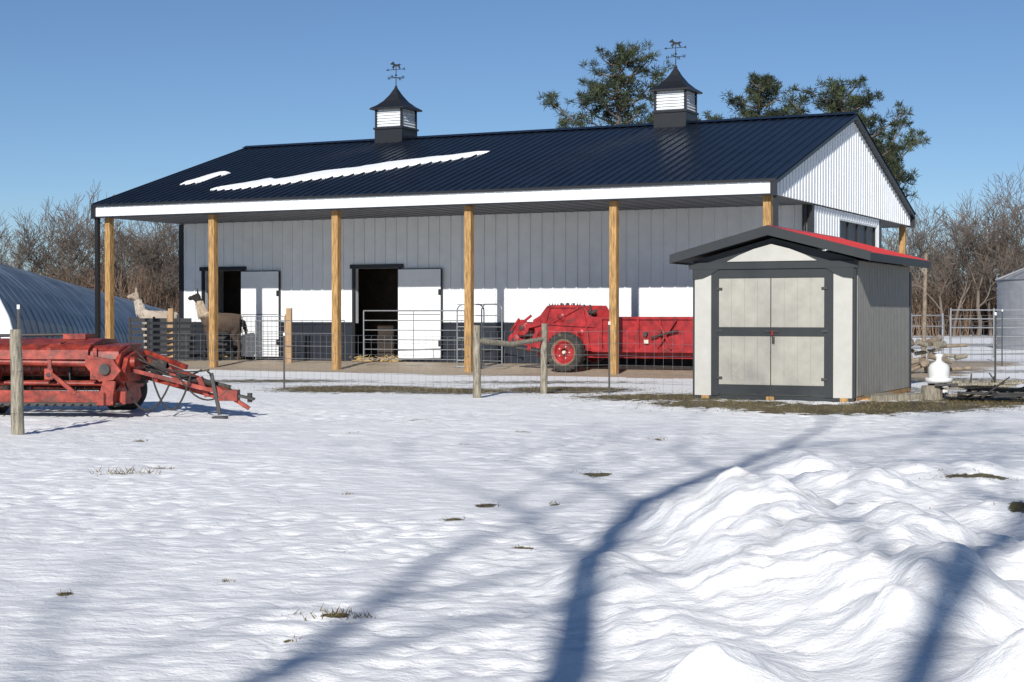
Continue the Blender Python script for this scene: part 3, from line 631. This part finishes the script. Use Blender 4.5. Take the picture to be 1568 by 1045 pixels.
# ------------------------------------------------------------ llamas
def llama(name,loc,rz,cols,seed,scale=1):
    e=empty(name,loc,rz);e.scale=(scale,)*3
    V=[(.42,0,1.0),(.15,0,.98),(-.18,0,.98),(-.36,0,1.12),(-.46,0,1.32),(-.50,0,1.52),(-.55,0,1.62),(-.66,0,1.60),(-.76,0,1.56)]
    Rr=[.2,.24,.22,.15,.10,.085,.088,.06,.042]
    E=[(i,i+1) for i in range(8)]
    def chain(root,pts):
        pr=root
        for p,r in pts: V.append(p);Rr.append(r);E.append((pr,len(V)-1));pr=len(V)-1
    for s in(-1,1):
        chain(6,[((-.52,s*.05,1.70),.022),((-.53,s*.065,1.79),.016),((-.55,s*.055,1.84),.006)])
        chain(2,[((-.24,s*.12,.82),.10),((-.27,s*.13,.45),.05),((-.25,s*.13,.12),.034),((-.29,s*.13,.03),.04)])
        chain(0,[((.44,s*.12,.85),.13),((.34,s*.14,.64),.085),((.52,s*.14,.40),.045),((.48,s*.14,.12),.035),((.44,s*.14,.03),.042)])
    chain(0,[((.60,0,.98),.07),((.66,0,.80),.055),((.67,0,.66),.03)])
    me=bpy.data.meshes.new(name+'_mesh');me.from_pydata(V,E,[])
    o=bpy.data.objects.new('body',me);S.collection.objects.link(o);o.parent=e
    md=o.modifiers.new('s','SKIN');md.use_smooth_shade=True
    for i,r in enumerate(Rr): me.skin_vertices[0].data[i].radius=(r,r)
    me.skin_vertices[0].data[0].use_root=True
    ss=o.modifiers.new('ss','SUBSURF');ss.levels=2;ss.render_levels=3
    tx=bpy.data.textures.new('fl','CLOUDS');tx.noise_scale=.07;dm=o.modifiers.new('d','DISPLACE');dm.texture=tx;dm.strength=.035
    m=bpy.data.materials.new(name+'_wool');m.use_nodes=True;n=m.node_tree;b=n.nodes['Principled BSDF'];b.inputs['Roughness'].default_value=.95
    tc=n.nodes.new('ShaderNodeTexCoord');sp=n.nodes.new('ShaderNodeSeparateXYZ');n.links.new(tc.outputs['Object'],sp.inputs[0])
    nz=n.nodes.new('ShaderNodeTexNoise');nz.inputs['Scale'].default_value=7;nz.inputs['Detail'].default_value=8;n.links.new(tc.outputs['Object'],nz.inputs['Vector'])
    ad=n.nodes.new('ShaderNodeMath');ad.operation='MULTIPLY_ADD';n.links.new(nz.outputs['Fac'],ad.inputs[0]);ad.inputs[1].default_value=.24;n.links.new(sp.outputs['Z'],ad.inputs[2])
    ax_=n.nodes.new('ShaderNodeMath');ax_.operation='MULTIPLY_ADD';n.links.new(sp.outputs['X'],ax_.inputs[0]);ax_.inputs[1].default_value=-.35;n.links.new(ad.outputs[0],ax_.inputs[2])
    mr=n.nodes.new('ShaderNodeMapRange');mr.inputs[1].default_value=0;mr.inputs[2].default_value=2;n.links.new(ax_.outputs[0],mr.inputs[0])
    cr=n.nodes.new('ShaderNodeValToRGB');el=cr.color_ramp.elements
    el[0].position=0;el[0].color=(*cols[0],1);el[1].position=1;el[1].color=(*cols[3],1)
    for p_,c_ in((.35,cols[0]),(.67,cols[1]),(.72,cols[2]),(.905,cols[2]),(.92,cols[3])):
        q=el.new(p_);q.color=(*c_,1)
    n.links.new(mr.outputs[0],cr.inputs[0]);n.links.new(cr.outputs[0],b.inputs['Base Color']);me.materials.append(m)
    rg=random.Random(seed);mb=MB()
    for i in range(2200):
        t=rg.uniform(-.3,.55);a=rg.uniform(-1.0,1.0)*math.pi*.72;rr=.235-.25*abs(t-.12)**2
        y=math.sin(a)*rr;z=.98+math.cos(a)*rr;l=rg.uniform(.06,.2)
        sg=1 if y>0 else -1
        mb.add([(t-.011,y,z),(t+.011,y,z),(t+rg.uniform(-.03,.03),y+sg*.03,z-l)],[(0,1,2)])
    for i in range(400):
        t=rg.random();x=-.36-.13*t;z=1.1+.42*t;a=rg.uniform(0,6.28);r=.15-.06*t
        mb.add([(x+math.cos(a)*r-.008,math.sin(a)*r,z),(x+math.cos(a)*r+.008,math.sin(a)*r,z),(x+math.cos(a)*(r+.015),math.sin(a)*(r+.02),z-.08)],[(0,1,2)])
    mb.obj('fleece',[m],e)
    mb=MB()
    for s in(-1,1): mb.ring([(.001,-.012),(.010,-.006),(.012,0),(.010,.006),(.001,.012)],(-.62,s*.068,1.635),'z',8,0)
    mb.obj('eyes',['black'],e)
llama('llama',(*wb(-7.95,1.6),.1),R(10),[(.05,.035,.027),(.10,.07,.05),(.46,.37,.27),(.02,.018,.016)],1,1.0)
llama('llama',(-9.85,44.5,.12),R(25),[(.4,.33,.26),(.44,.37,.3),(.56,.49,.41),(.34,.27,.21)],2,1.04)
# ------------------------------------------------------------ hoop house
mb=MB()
P0=Vector((-14.85,36,-.05));P1=Vector((-18.2,80,-1.6));dd=(P1-P0);Lh=dd.length;ax=dd.normalized();sd=Vector((ax.y,-ax.x,0)).normalized()
nseg=60;na=20
vs=[]
for i in range(nseg+1):
    for r_ in(0,1):
        c=P0+ax*(Lh*(i+.0 if r_==0 else i+.08)/nseg)
        for j in range(na+1):
            a=math.pi*j/na;rr=1.0+(0.006 if r_ else 0)
            vs.append(c+sd*math.cos(a)*3.65*rr+Vector((0,0,max(0,math.sin(a))**.8*3.2*rr)))
fs=[]
for i in range(2*nseg+1):
    for j in range(na): fs.append((i*(na+1)+j,(i+1)*(na+1)+j,(i+1)*(na+1)+j+1,i*(na+1)+j+1))
mb.add(vs,fs,0,False)
endv=[vs[j] for j in range(na+1)];mb.add(endv,[tuple(range(na+1))],1)
for j in range(na): mb.cyl(endv[j],endv[j+1],.06,n=6,m=1)
mb.obj('hoop_house',['poly','white'])
# ------------------------------------------------------------ grain bin
mb=MB()
mb.ring([(2.2+(.02 if i%2 else 0),i*.1) for i in range(27)],(0,0,0),'z',48,0,False)
mb.ring([(2.28,2.58),(1.2,3.05),(.3,3.42),(.3,3.55),(.001,3.6)],(0,0,0),'z',32,0,False)
for i in range(24):
    t=2*math.pi*i/24;mb.cyl((2.26*math.cos(t),2.26*math.sin(t),2.61),(.3*math.cos(t),.3*math.sin(t),3.44),.025,n=4)
mb.obj('grain_bin',['bin'],None,(20.4,60,0))
def gate2(name,x,y,L,h,rz,mt,bars,r,verts):
    mb=MB()
    for i in range(bars): mb.cyl((0,0,.2+(h-.2)*i/(bars-1)),(L,0,.2+(h-.2)*i/(bars-1)),r,n=6)
    for i in range(verts+1): mb.cyl((L*i/verts,0,.1),(L*i/verts,0,h+.05),r*1.3,n=6)
    mb.obj(name,[mt],None,(x,y,0),rz)
gate2('pasture_gate',11.9,43.6,3.6,1.4,R(4),'bin',6,.02,3)
gate2('pasture_gate',8.9,38.9,1.7,1.25,R(15),'bin',5,.02,2)
gate2('pasture_gate',15.6,45.0,4.0,1.4,R(-5),'bin',6,.02,3)
mb=MB();rg=random.Random(9)
for i in range(26):
    a=rg.uniform(-1.3,1.3);x=rg.uniform(-.8,.7);y=rg.uniform(-.6,.6);z=rg.uniform(.05,.85)*(1-.5*abs(x));l=rg.uniform(.25,.7);r=rg.uniform(.04,.10)
    d=Vector((math.cos(a),rg.uniform(-.6,.6),rg.uniform(-.4,.5))).normalized()
    p=Vector((x,y,z));mb.cyl(p-d*l/2,p+d*l/2,r,r*.85,9,0 if i%3 else 1)
mb.obj('log_pile',['tread','grayw'],None,(8.95,34.6,0))
mb=MB()
mb.cyl((0,0,0),(.05,0,2.7),.06,.04,8);mb.cyl((.04,0,2.2),(-.25,.1,2.6),.025,.012,6)
mb.obj('dead_snag',['tread'],None,(9.6,37.5,0))
x0,y0=6.22,23.9
mb=MB();z0=H(x0,y0)
mb.cyl((0,0,-.1),(0,0,.2),.16,.15,14,0);mb.cyl((0,0,.2),(0,0,.205),.14,.14,14,1)
mb.obj('tree_stump',['grayw','tread'],None,(x0-.05,y0-.3,z0))
mb=MB()
mb.ring([(.001,.0),(.19,.0),(.2,.02),(.2,.07),(.17,.07),(.16,.05),(.14,.06),(.155,.1),(.155,.22),(.13,.27),(.06,.31),(.04,.33),(.045,.37),(.065,.40),(.05,.42),(.001,.425)],(0,0,0),'z',24,0)
mb.obj('poultry_waterer',['plastic'],None,(x0+.13,y0,z0+.24))
mb=MB();mb.cyl((0,0,-.05),(0,0,.26),.07,.08,14,0);mb.ring([(.08,.25),(.09,.27),(.07,.27)],(0,0,0),'z',14,0);mb.obj('white_pipe_stand',['plastic'],None,(x0+.2,y0,z0))
mb=MB();rg=random.Random(4)
for i in range(16):
    a=rg.uniform(-.35,.35);x=rg.uniform(-.4,.5);y=rg.uniform(-.5,.5);z=.03+rg.uniform(0,.3)*(1-abs(x));l=rg.uniform(.6,1.3)
    mb.beam((x-l/2*math.cos(a),y-l/2*math.sin(a),z),(x+l/2*math.cos(a),y+l/2*math.sin(a),z+rg.uniform(-.03,.05)),.1,.03,0 if i%3 else 1)
for i in range(20):
    x=rg.uniform(-.5,.6);y=rg.uniform(-.4,.3);mb.cyl((x,y,.05),(x+rg.uniform(-.4,.4),y+rg.uniform(-.2,.2),rg.uniform(.05,.4)),.02,.01,5,0)
mb.obj('lumber_pile',['dksteel','grayw'],None,(7.05,23.6,H(7.05,23.6)))
mb=MB()
for i in range(3): mb.box(0,.55,i*.16-.2,i*.16-.08,.22,.25,0)
mb.box(.03,.1,-.2,.25,0,.22,0);mb.box(.45,.52,-.2,.25,0,.22,0)
mb.obj('wooden_pallet_bench',['grayw'],None,(6.55,24.6,H(6.55,24.6)),R(-10))
mb=MB();mb.beam((0,0,.03),(1.1,.5,.05),.15,.1,0);mb.beam((-.3,.1,.03),(.5,1.2,.03),.12,.08,0);mb.obj('landscape_timber',['grayw'],None,(5.25,23.3,H(5.3,23.3)))
# ------------------------------------------------------------ trees
def grow(mb,p,d,L,r,lv,rg,maxlv,up=.25,n0=7,spread=.6,minr=.012,kids=(2,3),side=1.0,wob=.13):
    segs=3 if lv<maxlv else 2
    n=max(3,n0-lv)
    prev=(p.copy(),r);dc=d.copy()
    for i in range(segs):
        dc=(dc+Vector((rg.gauss(0,wob),rg.gauss(0,wob),rg.gauss(0,.08)+up*.12))).normalized()
        p=p+dc*L/segs;rn=max(minr,r*(1-.42*(i+1)/segs))
        mb.cyl(prev[0],p,prev[1],rn,n,0,caps=False);prev=(p.copy(),rn)
        if rg.random()<side and (lv<maxlv and (i<segs-1) and lv>0 or (lv==0 and i>0)):
            a=rg.uniform(0,6.28);s=Vector((math.cos(a),math.sin(a),rg.uniform(.0,.5))).normalized()
            grow(mb,p.copy(),(dc*.55+s*.8).normalized(),L*rg.uniform(.5,.75),rn*.55,lv+1,rg,maxlv,up,n0,spread,minr,kids,side,wob)
    if lv<maxlv:
        for k in range(rg.randint(*kids)):
            s=Vector((rg.gauss(0,1),rg.gauss(0,1),rg.gauss(0,.5))).normalized()
            grow(mb,p.copy(),(dc+s*spread).normalized(),L*rg.uniform(.6,.85),prev[1]*rg.uniform(.65,.9),lv+1,rg,maxlv,up,n0,spread,minr,kids,side,wob)
tl=empty('distant_tree_line')
protos=[]
for k in range(5):
    mb=MB();rg=random.Random(100+k)
    grow(mb,Vector((0,0,-.3)),Vector((0,0,1)),3.1,.17,0,rg,5,up=.45,n0=5,spread=.62,minr=.013,side=.8)
    o=mb.obj('bare_tree_%d'%k,['barkd'],tl);protos.append(o);zs=[v[2] for v in mb.v];o['h']=max(zs)
brp=[]
for k in range(3):
    mb=MB();rg=random.Random(200+k)
    for i in range(300):
        x=rg.uniform(-3,3);y=rg.uniform(-1.5,1.5);hh=rg.uniform(.8,3.0);l=Vector((x+rg.gauss(0,.4),y+rg.gauss(0,.3),hh))
        mb.cyl((x,y,-.1),l,.022,.010,3,0,caps=False)
        for j in range(3):
            q_=Vector((x,y,0)).lerp(l,rg.uniform(.4,.95));mb.cyl(q_,q_+Vector((rg.gauss(0,.35),rg.gauss(0,.3),rg.uniform(.1,.5))),.013,.007,3,0,caps=False)
    o=mb.obj('underbrush_%d'%k,['brush'],tl);brp.append(o)
rg=random.Random(11);used=set()
def inst(pr,x,y,s,rz,nm):
    if pr not in used: used.add(pr);o=pr
    else: o=bpy.data.objects.new(nm,pr.data);S.collection.objects.link(o);o.parent=tl
    o.location=(x,y,0);o.scale=(s,s,s*rg.uniform(.95,1.15));o.rotation_euler[2]=rz
for kx,ht in((-.315,7.2),(-.29,8.3),(-.275,7.8),(-.245,7.2),(-.225,7.5),(-.21,6.9),(-.305,6.4),(-.335,7.3),(-.262,7.0),(.252,7.2),(.262,8.0),(.275,7.7),(.29,8.5),(.305,9.0),(.318,8.6),(.334,8.2),(.35,9),(.245,7.6),(.268,7.2),(.298,7.8)):
    y=rg.uniform(98,108);pr=rg.choice(protos);inst(pr,kx*y,y,ht*1.05*y/100/pr['h'],rg.uniform(0,6.28),'bare_tree')
for i in range(140):
    y=rg.uniform(104,140);x=rg.uniform(-.42,.42)*y
    kx=x/y
    if -.2<kx<.22 and rg.random()<.75: continue
    ht=rg.uniform(4.8,7.4)*y/105
    pr=rg.choice(protos);inst(pr,x,y,ht/pr['h'],rg.uniform(0,6.28),'bare_tree')
for i in range(150):
    y=rg.uniform(100,125);x=rg.uniform(-.42,.42)*y
    if -.19<x/y<.21: continue
    inst(rg.choice(brp),x,y,rg.uniform(.8,1.4),rg.uniform(-.3,.3),'underbrush')
def pine(name,x,y,ztop,zlow,rad,seed,limbs=(),nl=60,lean=0,taper=.6):
    mb=MB();rg=random.Random(seed)
    P=[Vector((lean*t*t+.12*math.sin(t*5+seed),0.1*math.sin(t*4),-.3+t*(ztop+.2))) for t in[i/14 for i in range(15)]]
    for i in range(14): mb.cyl(P[i],P[i+1],.20*(1-i/15)+.02,.20*(1-(i+1)/15)+.02,8,0)
    def at(z):
        t=max(0,min(.999,(z+.3)/(ztop+.2)))*14;i=int(t);return P[i].lerp(P[i+1],t-i)
    def clump(c,r,n=70):
        for i in range(n):
            v=Vector((rg.gauss(0,1),rg.gauss(0,1),rg.gauss(0,.75)));v=v.normalized()*r*rg.random()**.5
            b_=c+v;d=(v.normalized()*.6+Vector((rg.gauss(0,.5),rg.gauss(0,.5),rg.gauss(.25,.4)))).normalized()
            l=rg.uniform(.09,.2);w=d.cross(Vector((rg.random(),rg.random(),rg.random()))).normalized()*rg.uniform(.008,.019)
            mb.add([b_-w,b_+w,b_+d*l+w*.3,b_+d*l-w*.3],[(0,1,2,3)],1)
    def limb(p0,p1,nc):
        p0=Vector(p0);p1=Vector(p1);mid=p0.lerp(p1,.5)-Vector((0,0,.12*(p1-p0).length))
        pts=[p0,p0.lerp(mid,.6)+Vector((0,0,-.02)),mid,mid.lerp(p1,.6)+Vector((0,0,-.03)),p1]
        for i in range(4): mb.cyl(pts[i],pts[i+1],.05*(1-i/5),.05*(1-(i+1)/5),5,0,caps=False)
        for i in range(nc):
            t=rg.random()**.6*.75+.27;t=min(t,1);s=t*4;j=min(3,int(s));c=pts[j].lerp(pts[j+1],s-j)
            off=Vector((rg.gauss(0,.2),rg.gauss(0,.24),rg.gauss(.08,.13)))
            mb.cyl(c,c+off,.012,.006,3,0,caps=False);clump(c+off,rg.uniform(.08,.2),rg.randint(35,65))
    for i in range(nl):
        z=zlow+(ztop-zlow-.15)*(i+.5)/nl;t=(ztop-z)/(ztop-zlow);a=i*2.4+rg.uniform(-.4,.4)
        L=rad*(.18+.82*t**taper)*rg.uniform(.4,1.25)
        o_=at(z);limb(o_,o_+Vector((math.cos(a)*L,math.sin(a)*L,rg.uniform(.1,.6)*L+.05)),int(3+L*4.4))
    for (z,dx,dy,dz,nc) in limbs: o_=at(z);limb(o_,o_+Vector((dx,dy,dz)),nc)
    clump(P[-1],.12,50)
    mb.obj(name,['bark','needle'],None,(x,y,0))
pine('pine_tree',3.75,55,10.35,7.2,1.35,1,limbs=((7.4,-2.45,0,1.25,14),(7.2,-1.9,.3,.6,14),(8.2,1.35,0,1.3,10),(7.3,1.6,-.3,.9,12),(9.0,.8,.2,1.1,8),(7.8,-1.4,.1,.9,10)),nl=30,taper=.45)
pine('pine_tree',8.55,56,9.55,6.2,1.8,2,limbs=((6.8,1.7,0,1.4,12),(7,-1.6,0,1.1,12),(7.4,.9,0,1.0,8)),nl=36,taper=.9)
pine('pine_tree',11.2,54,8.9,5.8,1.8,3,limbs=((7,2.2,0,1.2,14),(6.5,2.4,.3,.6,14),(7.2,-1.8,0,1.3,12),(6,1.6,0,.1,12),(6.6,-1.5,0,1.0,10)),nl=34,taper=.6,lean=-.3)
pine('pine_tree',6.4,60,8.3,6,1.7,4,nl=24)
pine('pine_tree',12.8,57,7.5,5.0,1.3,6,limbs=((6.6,1.4,0,1.9,9),(5.5,1.2,0,.6,10),(6.0,.7,0,1.0,8),(6.3,1.7,0,1.2,8)),nl=20,taper=.5)
# bare yard trees standing behind the photographer; their shadows fall over the foreground
def yard(x,y,trunk,limbs,seed,lv=3):
    mb=MB();rg=random.Random(seed)
    for (a,ra),(b_,rb) in zip(trunk[:-1],trunk[1:]): mb.cyl(a,b_,ra,rb,10,0,caps=False)
    def at(z):
        for (a,ra),(b_,rb) in zip(trunk[:-1],trunk[1:]):
            if a[2]<=z<=b_[2]:
                t=(z-a[2])/(b_[2]-a[2]);return Vector(a).lerp(Vector(b_),t)
        return Vector(trunk[-1][0])
    for z,dx,dy,dz,L,r in limbs:
        grow(mb,at(z),Vector((dx,dy,dz)).normalized(),L,r,1,rg,lv+1,up=.4,n0=8,spread=.6,minr=.010,kids=(1,2),side=.55,wob=.16)
    grow(mb,Vector(trunk[-1][0]),Vector((.1,0,1)).normalized(),2,trunk[-1][1],1,rg,lv+1,up=.4,n0=8,spread=.7,minr=.012,kids=(2,2),side=.6)
    mb.obj('bare_yard_tree',['bark'],None,(x,y,-.45))
yard(-2.75,-6,[((0,0,-.3),.22),((0,0,4),.17),((.05,0,7.2),.12),((-.15,0,8.0),.115),((-.3,0,9.1),.105),((-.42,0,10.2),.095),((.0,0,11.46),.08),((.43,0,12.5),.06),((.75,0,14.2),.04)],
  [(8.6,-.9,.3,.9,2.2,.038),(9.1,.7,.1,.9,2.2,.05),(10.2,-.8,.2,1.0,2.0,.035),(11.4,-.8,0,.8,1.8,.035),(10.7,.9,.1,.5,2.2,.05),(12.5,.8,.0,.6,1.8,.04)],24)
yard(-1.9,-9,[((0,0,-.3),.2),((0,0,5),.15),((0,0,8.6),.10),((.3,0,9.8),.09),((.7,0,10.4),.08),((.95,0,11.2),.07),((1.5,0,12.4),.05)],
  [(8.8,.7,.2,.9,2.2,.05),(9.4,-.6,-.2,.9,2.4,.05),(10.4,.9,.1,.5,2.2,.045),(11.0,-.5,0,.9,2.0,.04)],33)
yard(-5.6,-12,[((0,0,-.3),.16),((0,0,6),.11),((.1,0,9.4),.08),((.3,0,10.8),.07),((.2,0,12),.05)],
  [(9.4,-.7,.1,.8,1.8,.04),(10.4,.9,.2,.8,2.2,.05),(11.3,.8,0,.8,2.0,.04)],52,2)
# ------------------------------------------------------------ light, sky, camera
el=R(28.0);az_travel=R(12.8)
d=Vector((math.sin(az_travel)*math.cos(el),math.cos(az_travel)*math.cos(el),-math.sin(el)))
sl_=bpy.data.lights.new('sun','SUN');sl_.energy=5.0;sl_.angle=R(.55);sl_.color=(1,.965,.91)
so=bpy.data.objects.new('sun',sl_);S.collection.objects.link(so);so.rotation_euler=d.to_track_quat('-Z','Y').to_euler();so.location=(0,-20,30)
w=bpy.data.worlds.new('World');S.world=w;w.use_nodes=True;nt=w.node_tree
sky=nt.nodes.new('ShaderNodeTexSky');sky.sky_type='NISHITA';sky.sun_disc=False;sky.sun_elevation=el
sky.sun_rotation=math.pi+az_travel;sky.altitude=2200;sky.air_density=1.0;sky.dust_density=0.0;sky.ozone_density=5
nt.links.new(sky.outputs[0],nt.nodes['Background'].inputs[0]);nt.nodes['Background'].inputs[1].default_value=.082
cam=bpy.data.cameras.new('camera');co_=bpy.data.objects.new('camera',cam);S.collection.objects.link(co_)
co_.location=(0,0,1.23);co_.rotation_euler=(R(90-.88),0,0);cam.lens=56.5;cam.sensor_width=36;cam.clip_end=3000;cam.clip_start=.05
S.camera=co_
S.view_settings.view_transform='Standard';S.view_settings.look='None';S.view_settings.exposure=0
